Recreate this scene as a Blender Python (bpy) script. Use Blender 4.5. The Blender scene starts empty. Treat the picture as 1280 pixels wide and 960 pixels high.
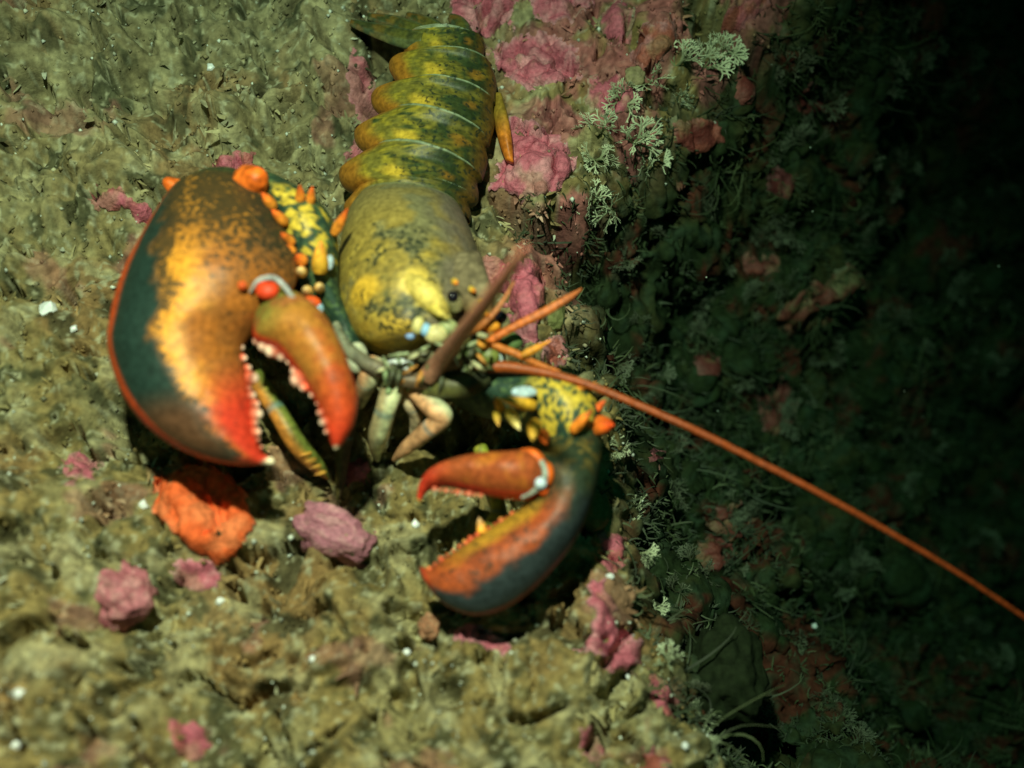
import bpy, math, random
import numpy as np
from mathutils import Vector

random.seed(7); rng = np.random.default_rng(7)
S = bpy.context.scene
COL = S.collection

# ---------------------------------------------------------------- camera
PITCH = math.radians(65); DIST = 0.62; HF = math.tan(math.radians(22.5))
CAM = Vector((0, -DIST*math.cos(PITCH), DIST*math.sin(PITCH)))
FWD = Vector((0, math.cos(PITCH), -math.sin(PITCH)))
UPV = Vector((0, math.sin(PITCH), math.cos(PITCH)))
cd = bpy.data.cameras.new('camera'); cam = bpy.data.objects.new('camera', cd); COL.objects.link(cam)
cam.location = CAM; cam.rotation_euler = (math.pi/2-PITCH, 0, 0)
cd.sensor_width = 36; cd.lens = 18/HF; cd.clip_start = 0.01; cd.clip_end = 60
cd.dof.use_dof = True; cd.dof.focus_distance = 0.67; cd.dof.aperture_fstop = 3.5
S.camera = cam
S.render.resolution_x = 1024; S.render.resolution_y = 768

# ---------------------------------------------------------------- water light, strobe, exposure
w = bpy.data.worlds.new('World'); S.world = w; w.use_nodes = True
bg = w.node_tree.nodes['Background']; bg.inputs[0].default_value = (0.3, 0.90, 0.62, 1); bg.inputs[1].default_value = 0.16
ld = bpy.data.lights.new('dive_strobe', 'SPOT'); lo = bpy.data.objects.new('dive_strobe', ld); COL.objects.link(lo)
ld.energy = 104.0; ld.color = (.90, .445, .335); ld.spot_size = math.radians(82); ld.spot_blend = 1.0; ld.shadow_soft_size = 0.012
lo.location = CAM + UPV*0.27 + Vector((-0.06, 0, 0.0))
aim = Vector((-0.125, -0.03, 0.0))
lo.rotation_euler = (aim-lo.location).to_track_quat('-Z', 'Y').to_euler()
S.view_settings.view_transform = 'Standard'; S.view_settings.look = 'None'
S.view_settings.gamma = 1; S.view_settings.exposure = 0
S.cycles.use_denoising = True
S.cycles.max_bounces = 5

# ---------------------------------------------------------------- helpers
def ray(px, py):
    return (FWD + Vector((1,0,0))*((px-640)/640*HF) + UPV*(-(py-480)/640*HF)).normalized()
def P(px, py, z=0.0):
    d = ray(px, py); t = (z-CAM.z)/d.z
    return CAM + d*t

def hashg(ix, iy, iz, seed):
    h = (ix*374761393 + iy*668265263 + iz*2147483647 + seed*974711) & 0xffffffff
    h = ((h ^ (h >> 13))*1274126177) & 0xffffffff
    h = ((h ^ (h >> 16))*2246822519) & 0xffffffff
    return (h ^ (h >> 15)) & 0xffff
def noise(x, y, z=None, seed=0):
    if z is None:
        x = np.asarray(x, float); y = np.asarray(y, float)
        xi = np.floor(x).astype(np.int64); yi = np.floor(y).astype(np.int64); xf, yf = x-xi, y-yi
        u = xf*xf*xf*(xf*(xf*6-15)+10); v = yf*yf*yf*(yf*(yf*6-15)+10); r = 0
        for dx in (0, 1):
            for dy in (0, 1):
                a = hashg(xi+dx, yi+dy, 0, seed)*(2*np.pi/65536)
                r = r + (np.cos(a)*(xf-dx)+np.sin(a)*(yf-dy))*(u if dx else 1-u)*(v if dy else 1-v)
        return r*1.35
    x = np.asarray(x, float); y = np.asarray(y, float); z = np.zeros_like(x) if z is None else np.asarray(z, float)
    xi = np.floor(x).astype(np.int64); yi = np.floor(y).astype(np.int64); zi = np.floor(z).astype(np.int64)
    xf, yf, zf = x-xi, y-yi, z-zi
    u, v, t = [f*f*f*(f*(f*6-15)+10) for f in (xf, yf, zf)]
    r = 0
    for dx in (0, 1):
        for dy in (0, 1):
            for dz in (0, 1):
                g = hashg(xi+dx, yi+dy, zi+dz, seed)/65535.0
                a = g*2*np.pi; b = ((g*97.13) % 1.0)*2-1; c = np.sqrt(1-b*b)
                d = np.cos(a)*c*(xf-dx)+np.sin(a)*c*(yf-dy)+b*(zf-dz)
                r = r + d*(u if dx else 1-u)*(v if dy else 1-v)*(t if dz else 1-t)
    return r*1.5
def fbm(x, y, z=None, oct=4, seed=0, gain=.5):
    r = 0; a = 1; f = 1
    for o in range(oct):
        r = r + a*noise(x*f, y*f, None if z is None else z*f, seed+o); a *= gain; f *= 2.03
    return r
def cells(x, y, f, seed):
    """distance to the nearest of randomly scattered points, 0..1"""
    x = x*f; y = y*f; xi = np.floor(x).astype(np.int64); yi = np.floor(y).astype(np.int64); best = np.full(np.shape(x), 9.)
    for dx in (-1, 0, 1):
        for dy in (-1, 0, 1):
            h = hashg(xi+dx, yi+dy, 0, seed); h2 = hashg(xi+dx, yi+dy, 7, seed+3)
            best = np.minimum(best, np.hypot(xi+dx+h/65536.-x, yi+dy+h2/65536.-y)*(1+.5*(h2 % 97)/97))
    return np.clip(best, 0, 1)
def ss(a, b, x):
    t = np.clip((x-a)/(b-a), 0, 1); return t*t*(3-2*t)
def mixc(a, b, f):
    f = np.asarray(f)[..., None]; return a*(1-f)+np.array(b)*f

def mesh_obj(name, V, F, mat, parent=None, col=None, msk=None, smooth=True):
    me = bpy.data.meshes.new(name)
    V = np.asarray(V, np.float32)
    if isinstance(F, np.ndarray):
        n, k = F.shape
        me.vertices.add(len(V)); me.vertices.foreach_set('co', V.ravel())
        me.loops.add(n*k); me.loops.foreach_set('vertex_index', F.astype(np.int32).ravel())
        me.polygons.add(n); me.polygons.foreach_set('loop_start', np.arange(n, dtype=np.int32)*k)
        me.polygons.foreach_set('loop_total', np.full(n, k, np.int32))
        me.update(calc_edges=True)
    else:
        me.from_pydata([tuple(v) for v in V], [], F); me.update()
    for nm, c in (('Col', col), ('Msk', msk)):
        if c is not None:
            c = np.asarray(c, np.float32)
            at = me.color_attributes.new(nm, 'FLOAT_COLOR', 'POINT')
            at.data.foreach_set('color', np.hstack([c, np.ones((len(c), 1), np.float32)]).astype(np.float32).ravel())
    if smooth: me.polygons.foreach_set('use_smooth', np.ones(len(me.polygons), bool))
    me.materials.append(mat)
    ob = bpy.data.objects.new(name, me); COL.objects.link(ob)
    if parent: ob.parent = parent
    return ob
def tag(o, label=None, cat=None, group=None, kind=None):
    if label: o['label'] = label
    if cat: o['category'] = cat
    if group: o['group'] = group
    if kind: o['kind'] = kind
    return o

# ---------------------------------------------------------------- materials
def mat(name, rough=.7, spec=.3, fine=300, fine_amt=.25, bump=.3, bscale=500, bdist=.0006, speckle=False, sss=0, streak=None):
    m = bpy.data.materials.new(name); m.use_nodes = True; nt = m.node_tree; N = nt.nodes; L = nt.links
    b = N['Principled BSDF']; b.inputs['Roughness'].default_value = rough; b.inputs['Specular IOR Level'].default_value = spec
    tc = N.new('ShaderNodeTexCoord')
    at = N.new('ShaderNodeAttribute'); at.attribute_name = 'Col'
    n1 = N.new('ShaderNodeTexNoise'); n1.inputs['Scale'].default_value = fine; n1.inputs['Detail'].default_value = 4
    L.new(tc.outputs['Object'], n1.inputs['Vector'])
    mr = N.new('ShaderNodeMapRange'); mr.inputs[1].default_value = .3; mr.inputs[2].default_value = .7
    mr.inputs[3].default_value = 1-fine_amt; mr.inputs[4].default_value = 1+fine_amt
    L.new(n1.outputs[0], mr.inputs[0])
    mx = N.new('ShaderNodeVectorMath'); mx.operation = 'MULTIPLY'
    L.new(at.outputs['Color'], mx.inputs[0]); L.new(mr.outputs[0], mx.inputs[1])
    out = mx.outputs[0]
    if speckle:
        ms = N.new('ShaderNodeAttribute'); ms.attribute_name = 'Msk'
        n2 = N.new('ShaderNodeTexNoise'); n2.inputs['Scale'].default_value = 420; n2.inputs['Detail'].default_value = 3
        L.new(tc.outputs['Object'], n2.inputs['Vector'])
        ad = N.new('ShaderNodeMath'); ad.operation = 'ADD'; L.new(n2.outputs[0], ad.inputs[0]); L.new(ms.outputs['Fac'], ad.inputs[1])
        m2 = N.new('ShaderNodeMapRange'); m2.inputs[1].default_value = .86; m2.inputs[2].default_value = .95; L.new(ad.outputs[0], m2.inputs[0])
        m3 = N.new('ShaderNodeMath'); m3.operation = 'MULTIPLY'; m3.inputs[1].default_value = .85; L.new(m2.outputs[0], m3.inputs[0])
        mm = N.new('ShaderNodeMix'); mm.data_type = 'RGBA'
        L.new(m3.outputs[0], mm.inputs[0]); L.new(out, mm.inputs[6]); mm.inputs[7].default_value = (.012, .022, .016, 1)
        out = mm.outputs[2]
    L.new(out, b.inputs['Base Color'])
    n3 = N.new('ShaderNodeTexNoise'); n3.inputs['Scale'].default_value = bscale; n3.inputs['Detail'].default_value = 5
    L.new(tc.outputs['Object'], n3.inputs['Vector'])
    bp = N.new('ShaderNodeBump'); bp.inputs['Strength'].default_value = bump; bp.inputs['Distance'].default_value = bdist
    L.new(n3.outputs[0], bp.inputs['Height']); L.new(bp.outputs[0], b.inputs['Normal'])
    if sss: b.inputs['Subsurface Weight'].default_value = sss; b.inputs['Subsurface Radius'].default_value = (.004, .002, .001); b.inputs['Subsurface Scale'].default_value = 1
    return m
M_rock = mat('silty_rock', .9, .12, 240, .38, .55, 420, .0012)
M_crust = mat('coralline_crust', .6, .35, 420, .3, .8, 500, .0014)
M_spon = mat('sponge', .8, .2, 300, .3, .9, 350, .0016)
M_shell = mat('lobster_shell', .46, .26, 380, .36, .35, 420, .0006, speckle=True)
M_leaf = mat('seaweed', .6, .3, 200, .25, .3, 500, .0004)
M_soft = mat('lobster_soft', .5, .4, 380, .32, .4, 500, .0004, sss=.1)
M_grit = mat('shell_grit', .35, .5, 300, .15, .2, 600, .0003)
M_eye = bpy.data.materials.new('eye_black'); M_eye.use_nodes = True
_b = M_eye.node_tree.nodes['Principled BSDF']; _b.inputs['Base Color'].default_value = (.006, .006, .012, 1); _b.inputs['Roughness'].default_value = .12

# ---------------------------------------------------------------- reef height field
EDGE = [(1120,-160),(1010,-50),(960,0),(905,60),(835,120),(770,190),(725,240),(640,262),(628,300),(690,330),(712,370),(720,430),(742,480),
        (762,550),(772,620),(792,690),(806,760),(832,830),(866,880),(930,960),(1000,1050),(1090,1200)]
EP = np.array([[P(a, b).x, P(a, b).y] for a, b in EDGE])
EP = np.vstack([[EP[0]+(EP[0]-EP[1])*30], EP, [EP[-1]+(EP[-1]-EP[-2])*30]])
def edge_dist(x, y):
    best = np.full(x.shape, 1e9); sgn = np.ones(x.shape)
    for i in range(len(EP)-1):
        a, b = EP[i], EP[i+1]; d = b-a; l2 = d@d
        t = np.clip(((x-a[0])*d[0]+(y-a[1])*d[1])/l2, 0, 1)
        ex, ey = x-a[0]-t*d[0], y-a[1]-t*d[1]; q = np.hypot(ex, ey)
        cr = d[0]*(y-a[1])-d[1]*(x-a[0])
        m = q < best; best = np.where(m, q, best); sgn = np.where(m, np.sign(cr), sgn)
    return best*sgn          # positive to the right of the edge (over the drop)
HOLES = [(30,30,.018,45),(410,640,.006,30),(100,60,.010,30),(20,430,.012,14),(330,770,.012,14),(140,880,.016,18),(150,650,.016,20),(485,60,.018,26),
         (215,190,.012,40),(560,870,.010,18),(420,600,.012,26),(460,715,.010,22),(90,235,.012,30),(640,60,.012,26),(350,110,.008,24),(515,810,.012,12),
         (250,150,.010,22),(770,875,.008,12),(190,70,.010,22),(470,110,.014,24),(690,45,.010,16),(205,790,.006,22),(290,830,.012,14),(600,560,.02,50),(735,300,.10,48),(690,292,.06,28),(775,318,.07,34),(850,290,.03,26),(640,262,.02,22),(905,30,.05,40),(760,840,.006,20),(700,640,.02,26),
         (960,55,.05,30),(180,530,.022,56),(250,560,.010,30),(420,560,.014,40),(880,380,.03,24),(790,420,.03,20),(1050,480,.05,40),(55,110,.014,22),(180,120,.012,18),(285,40,.012,16),(60,700,.008,18),(470,860,.008,14)]
HP = [(P(a, b).x, P(a, b).y, dp, r*.0004) for a, b, dp, r in HOLES]
def height_low(x, y):
    d = edge_dist(x, y)+.010*fbm(x*22, y*22, seed=5, oct=3)
    z = .022*fbm(x*7, y*7, seed=11, oct=3) + .010*fbm(x*13, y*22, seed=17, oct=2)*ss(-.04, -.14, x+.3*(.1-y))
    z = z + .05*ss(-.12, -.34, x)*1.0 + .02*ss(.05, -.22, y)*ss(.1, -.2, x)
    dd = np.clip(d, 0, None)
    wdt = .055+.08*ss(.10, .30, y); z = z - .085*ss(0, 1, d/wdt) - .80*(1-np.exp(-dd*1.35)) - .012*ss(-.02, .0, d)
    z = z + ss(.02, .12, d)*.05*fbm(x*9+3, y*9, seed=31, oct=3)
    # smooth seat under the lobster
    return z, d
def height(x, y):
    z, d = height_low(x, y)
    wx = x+.012*noise(x*40, y*40, seed=3); wy = y+.012*noise(x*40, y*40, seed=4)
    lump = fbm(wx*30, wy*34, seed=21, oct=3)
    ridg = 1-np.abs(noise(wx*75, wy*75, seed=41))*2
    lod = ss(-.02, -.2, x)*0+1
    z = z + .0090*lump + .0036*(ridg-.5) + .0023*fbm(wx*110, wy*110, seed=51, oct=3) + 0.0006*np.abs(noise(x*330, y*330, seed=61))
    k1 = np.sqrt(np.clip(1-(cells(wx, wy, 62, 93)/.62)**2, 0, 1)); k2 = np.sqrt(np.clip(1-(cells(wx+.3*.01*lump, wy, 150, 95)/.65)**2, 0, 1))
    z = z + .0040*k1*ss(-.15, .25, fbm(x*22, y*22, seed=97, oct=2)) + .0009*k2*(1+ss(-.1, .4, lump))
    pit = fbm(wx*52, wy*60, seed=91, oct=2)
    z = z - .017*ss(.20, .42, pit) + .007*fbm(wx*17, wy*17, seed=88, oct=2)
    for hx, hy, dp, r in HP:
        q = np.hypot(x-hx, y-hy)*(1+.5*noise(x*60, y*60, seed=81))
        z = z - dp*ss(r*1.3, r*.3, q)
    return z
def ht(x, y): return float(height(np.array([x]), np.array([y]))[0])
def axis(lo, a, b, hi, n, m):
    t1 = a-(np.linspace(1, 0, m, endpoint=False)**2.2)*(a-lo)
    t3 = b+(np.linspace(0, 1, m+1)[1:]**2.2)*(hi-b)
    return np.concatenate([t1, np.linspace(a, b, n), t3])
gx = axis(-3, -.36, .80, 4, 1020, 45); gy = axis(-3, -.30, .78, 4, 900, 45)
X, Y = np.meshgrid(gx, gy); nx, ny = len(gx), len(gy)
Z = height(X.ravel(), Y.ravel()).reshape(X.shape)
_, D = height_low(X.ravel(), Y.ravel()); D = D.reshape(X.shape)
_hfun = height
P0 = np.stack([X, Y, Z], 2)
def normals(Q):
    a = np.gradient(Q, axis=1); b = np.gradient(Q, axis=0); n = np.cross(a, b); return n/np.linalg.norm(n, axis=2, keepdims=True)
# the wall over the drop is roughened along its own normal, so that steep faces get ledges and hollows too
Zs = Z.copy()
for _ in range(6): Zs[1:-1, 1:-1] = (Zs[1:-1, :-2]+Zs[1:-1, 2:]+Zs[:-2, 1:-1]+Zs[2:, 1:-1])/4
NS = normals(np.stack([X, Y, Zs], 2))
wm = (ss(-.012, .03, D)).ravel(); wi = np.where((wm > 0) & (np.abs(X.ravel()) < 1.5) & (np.abs(Y.ravel()) < 1.5))[0]
q = P0.reshape(-1, 3)[wi]; qx, qy, qz = q[:, 0], q[:, 1], q[:, 2]
dsp = .018*fbm(qx*16, qy*16, qz*16, seed=71, oct=5)+.003*(1-2.4*np.abs(noise(qx*55+.5*qz*50, qy*55, qz*55, seed=75)))+.004*fbm(qx*130, qy*130, qz*130, seed=78, oct=2)
V = P0.reshape(-1, 3).copy(); V[wi] += NS.reshape(-1, 3)[wi]*(dsp*wm[wi])[:, None]
VN = normals(V.reshape(ny, nx, 3)).reshape(-1, 3); NSF = NS.reshape(-1, 3)
ii = (np.arange(ny-1)[:, None]*nx+np.arange(nx-1)[None, :]).ravel()
F = np.stack([ii, ii+1, ii+nx+1, ii+nx], 1)
def height(x, y):      # bilinear look-up in the ledge
    x = np.asarray(x, float); y = np.asarray(y, float)
    i = np.clip(np.searchsorted(gx, x)-1, 0, nx-2); j = np.clip(np.searchsorted(gy, y)-1, 0, ny-2)
    u = np.clip((x-gx[i])/(gx[i+1]-gx[i]), 0, 1); v = np.clip((y-gy[j])/(gy[j+1]-gy[j]), 0, 1)
    return (Z[j, i]*(1-u)+Z[j, i+1]*u)*(1-v)+(Z[j+1, i]*(1-u)+Z[j+1, i+1]*u)*v
# where each point of the reef is seen, for tracing what lies on it
cv = V-np.array(CAM); vd = cv@np.array(FWD); vpx = 640+640/HF*(cv[:, 0]/vd); vpy = 480-640/HF*((cv@np.array(UPV))/vd)
BX, BY = 900, 720
bi = ((vpx+260)/2).astype(int); bj = ((vpy+240)/2).astype(int); okv = (bi >= 0) & (bi < BX) & (bj >= 0) & (bj < BY) & (vd > .1)
o_ = np.where(okv)[0]; o_ = o_[np.argsort(-vd[o_])]; IDX = -np.ones((BY, BX), np.int64); IDX[bj[o_], bi[o_]] = o_
def gidx(px, py):
    i, j = int((px+260)/2), int((py+240)/2)
    for r_ in (2, 4, 8, 16, 40, 90):
        w_ = IDX[max(j-r_, 0):j+r_+1, max(i-r_, 0):i+r_+1].ravel(); w_ = w_[w_ >= 0]
        if len(w_): return w_[np.argmin(np.hypot(vpx[w_]-px, vpy[w_]-py)+vd[w_]*60)]
def G(px, py):
    return Vector(V[gidx(px, py)])
x, y, dd = V[:, 0], V[:, 1], D.ravel()
def reef_col(x, y, dd, z=None):
    z = np.zeros_like(x) if z is None else z
    n1 = fbm(x*30, y*30, seed=101, oct=4); n2 = fbm(x*90, y*90, z*90, seed=111, oct=4); n3 = fbm(x*14, y*14, seed=121, oct=3); n4 = fbm(x*260, y*260, seed=131, oct=3)
    c = np.tile([.26, .20, .09], (len(x), 1))
    c = mixc(c, [.30, .27, .15], ss(-.1, .4, n1)*.8)
    c = mixc(c, [.09, .095, .05], ss(0, .4, n2)*.6)
    c = mixc(c, [.215, .20, .135], ss(-.05, .25, y)*ss(0.1,-.1,x)*.8)            # greyer silt at the back
    c = mixc(c, [.28, .15, .075], ss(.10, .5, n3)*.5)
    c = mixc(c, [.045, .055, .035], ss(.15, .4, fbm(x*52, y*52, seed=147, oct=4))*.75)
    c = mixc(c, [.40, .37, .24], ss(.15, .45, fbm(x*44, y*44, seed=149, oct=4))*.7)
    c = mixc(c, [.42, .42, .32], ss(.32, .6, n4+.4*n2)*.8)
    c = mixc(c, [.34, .15, .14], ss(.40, .6, fbm(x*24+7, y*24, seed=141, oct=4))*.5)
    c = mixc(c, [.40, .13, .165], ss(-.02, .03, x)*ss(.02, .08, y)*ss(-.25, .05, fbm(x*26, y*26, seed=145, oct=4))*(dd < 0.01)*.8)
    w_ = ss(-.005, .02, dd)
    e = np.tile([.018, .028, .011], (len(x), 1))  # green wall growth, its colour also lowered to paint in the dimness
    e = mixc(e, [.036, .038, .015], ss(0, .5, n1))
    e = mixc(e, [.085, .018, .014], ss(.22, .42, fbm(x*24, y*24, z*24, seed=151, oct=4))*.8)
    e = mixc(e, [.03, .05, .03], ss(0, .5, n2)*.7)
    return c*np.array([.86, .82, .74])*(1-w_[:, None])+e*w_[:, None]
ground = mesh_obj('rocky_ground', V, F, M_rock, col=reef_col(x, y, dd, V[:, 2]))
tag(ground, kind='structure')

wb = .5; bx = [(-3.0+.01, 3.99), (-2.99, 3.99), (-4.2, .95)]
vb = [(a, b, c) for c in bx[2] for b in bx[1] for a in bx[0]]
mw = bpy.data.materials.new('sea_water'); mw.use_nodes = True; nw = mw.node_tree; nw.nodes.clear()
ow = nw.nodes.new('ShaderNodeOutputMaterial'); va = nw.nodes.new('ShaderNodeVolumeAbsorption')
va.inputs['Color'].default_value = (.0, .60, .50, 1); va.inputs['Density'].default_value = 1.15; nw.links.new(va.outputs[0], ow.inputs['Volume'])
hz = mesh_obj('haze', vb, [(0, 2, 3, 1), (4, 5, 7, 6), (0, 1, 5, 4), (2, 6, 7, 3), (0, 4, 6, 2), (1, 3, 7, 5)], mw, smooth=False)
tag(hz, 'green sea water filling the scene', 'water', kind='stuff')

# ---------------------------------------------------------------- encrusting growths and stones
def inside(poly, x, y):
    r = np.zeros(x.shape, bool); n = len(poly)
    dist = np.full(x.shape, 1e9)
    for i in range(n):
        ax, ay = poly[i]; bx, by = poly[(i+1) % n]
        c = ((ay > y) != (by > y)) & (x < (bx-ax)*(y-ay)/((by-ay) or 1e-12)+ax); r ^= c
        l2 = (bx-ax)**2+(by-ay)**2 or 1e-12
        t = np.clip(((x-ax)*(bx-ax)+(y-ay)*(by-ay))/l2, 0, 1)
        dist = np.minimum(dist, np.hypot(x-ax-t*(bx-ax), y-ay-t*(by-ay)))
    return np.where(r, dist, -dist)
def patch(name, pix, thick, base, alt, m, label, cat, group=None, seed=0, lump=.35, wob=.004, edge=.006, mud=.4, th=.32, fill=None):
    """a lumpy growth lying on the reef with its own thickness, following the rock under it"""
    c0 = G(sum(p[0] for p in pix)/len(pix), sum(p[1] for p in pix)/len(pix)); k = .0004*(c0-CAM).length/.62
    xs = [p[0] for p in pix]; ys = [p[1] for p in pix]; pad = 14
    sel = np.where((vpx > min(xs)-pad) & (vpx < max(xs)+pad) & (vpy > min(ys)-pad) & (vpy < max(ys)+pad) & (np.abs(vd-(c0-CAM).dot(FWD)) < .16))[0]
    q = V[sel]; x, y, z = q[:, 0], q[:, 1], q[:, 2]; wp = wob/k
    a = noise(x*110, y*110, z*110, seed=seed+1)+.6*noise(x*260, y*260, z*260, seed=seed+9); b = noise(x*110, y*110, z*110, seed=seed+2)+.6*noise(x*260, y*260, z*260, seed=seed+8)
    d = inside(pix, vpx[sel]+wp*a, vpy[sel]+wp*b)*k
    cell = 1-np.abs(fbm(x*95, y*95, z*95, seed=seed+3, oct=2))*1.7
    t = np.sqrt(np.clip(d/edge, 0, 1))*(1-lump+lump*cell)+.12*fbm(x*300, y*300, z*300, seed=seed+5, oct=2)*(d > 0)
    if fill is not None: q = q.copy(); q[:, 2] = np.where(d > 0, np.maximum(z, z+(np.quantile(z[d > 0], fill)-z)*ss(0, .006, d)), z)
    W = q+NSF[sel]*(np.where(d > 0, thick*th*t, -.003))[:, None]
    n = fbm(x*80, y*80, z*80, seed=seed+6, oct=4)
    c = mixc(np.tile(base, (len(x), 1)).astype(float), alt, ss(-.1, .45, n)*.7)
    c = mixc(c, np.array(alt)*.8+.08, ss(.0022, .0004, d)*.7)
    c = mixc(c, [.24, .21, .11], ss(.18, .5, fbm(x*60, y*60, z*60, seed=seed+7, oct=4))*mud)
    loc = -np.ones(nx*ny, np.int64); loc[sel] = np.arange(len(sel)); keep = np.zeros(nx*ny, bool); keep[sel] = d > -.0022
    f0 = sel[(sel % nx < nx-1) & (sel//nx < ny-1)]; Fq = np.stack([f0, f0+1, f0+nx+1, f0+nx], 1); Fq = Fq[keep[Fq].all(1)]
    if len(Fq) < 4: return None
    lab = np.arange(nx*ny)
    for _ in range(400):
        mn = lab[Fq].min(1); old = lab[Fq].copy(); np.minimum.at(lab, Fq.ravel(), np.repeat(mn, 4))
        if (lab[Fq] == old).all(): break
    u_, n_ = np.unique(lab[Fq[:, 0]], return_counts=True); Fq = Fq[lab[Fq[:, 0]] == u_[np.argmax(n_)]]      # one piece only
    used = np.unique(Fq); mp = -np.ones(nx*ny, np.int64); mp[used] = np.arange(len(used)); lu = loc[used]
    Vp = W[lu]; o = Vp.mean(0)
    ob = mesh_obj(name, Vp-o, mp[Fq], m, col=c[lu]); ob.location = o
    return tag(ob, label, cat, group)
def blob(name, px, py, rx, ry, rz, base, alt, m, label, cat, group=None, seed=0, rough=.28, rot=0, sink=.35, pos=None, sc=.0004):
    """a rounded lumpy stone or knob (rx, ry in photo pixels at its distance; rz likewise)"""
    c0 = pos or G(px, py); k = (c0-CAM).length/.62*sc
    nu, nv = 44, 28; V = []
    for j in range(nv+1):
        ph = math.pi*j/nv
        for i in range(nu):
            a = 2*math.pi*i/nu; V.append((math.sin(ph)*math.cos(a), math.sin(ph)*math.sin(a), math.cos(ph)))
    V = np.array(V); q = V*1.7+seed*3.1
    f = 1+rough*fbm(q[:, 0], q[:, 1], q[:, 2], oct=4, seed=seed)
    # flatten facets a little
    V2 = np.sign(V)*np.abs(V)**.85*f[:, None]*np.array([rx*k, ry*k, rz*k])
    cr, sr = math.cos(rot), math.sin(rot)
    V2 = np.stack([V2[:, 0]*cr-V2[:, 1]*sr, V2[:, 0]*sr+V2[:, 1]*cr, V2[:, 2]], 1)
    Fq = [(j*nu+i, (j+1)*nu+i, (j+1)*nu+(i+1) % nu, j*nu+(i+1) % nu) for j in range(nv) for i in range(nu)]
    n = fbm(q[:, 0]*2.5, q[:, 1]*2.5, q[:, 2]*2.5, oct=3, seed=seed+5)
    c = mixc(np.tile(base, (len(V), 1)).astype(float), alt, ss(-.05, .4, n)*.8)
    ob = mesh_obj(name, V2, np.array(Fq), m, col=c); ob.location = c0+Vector((0, 0, rz*k*(1-2*sink)))
    return tag(ob, label, cat, group)
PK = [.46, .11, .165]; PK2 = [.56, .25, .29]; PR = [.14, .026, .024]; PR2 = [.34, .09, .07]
GR = 'pink coralline crusts on the reef'
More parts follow.
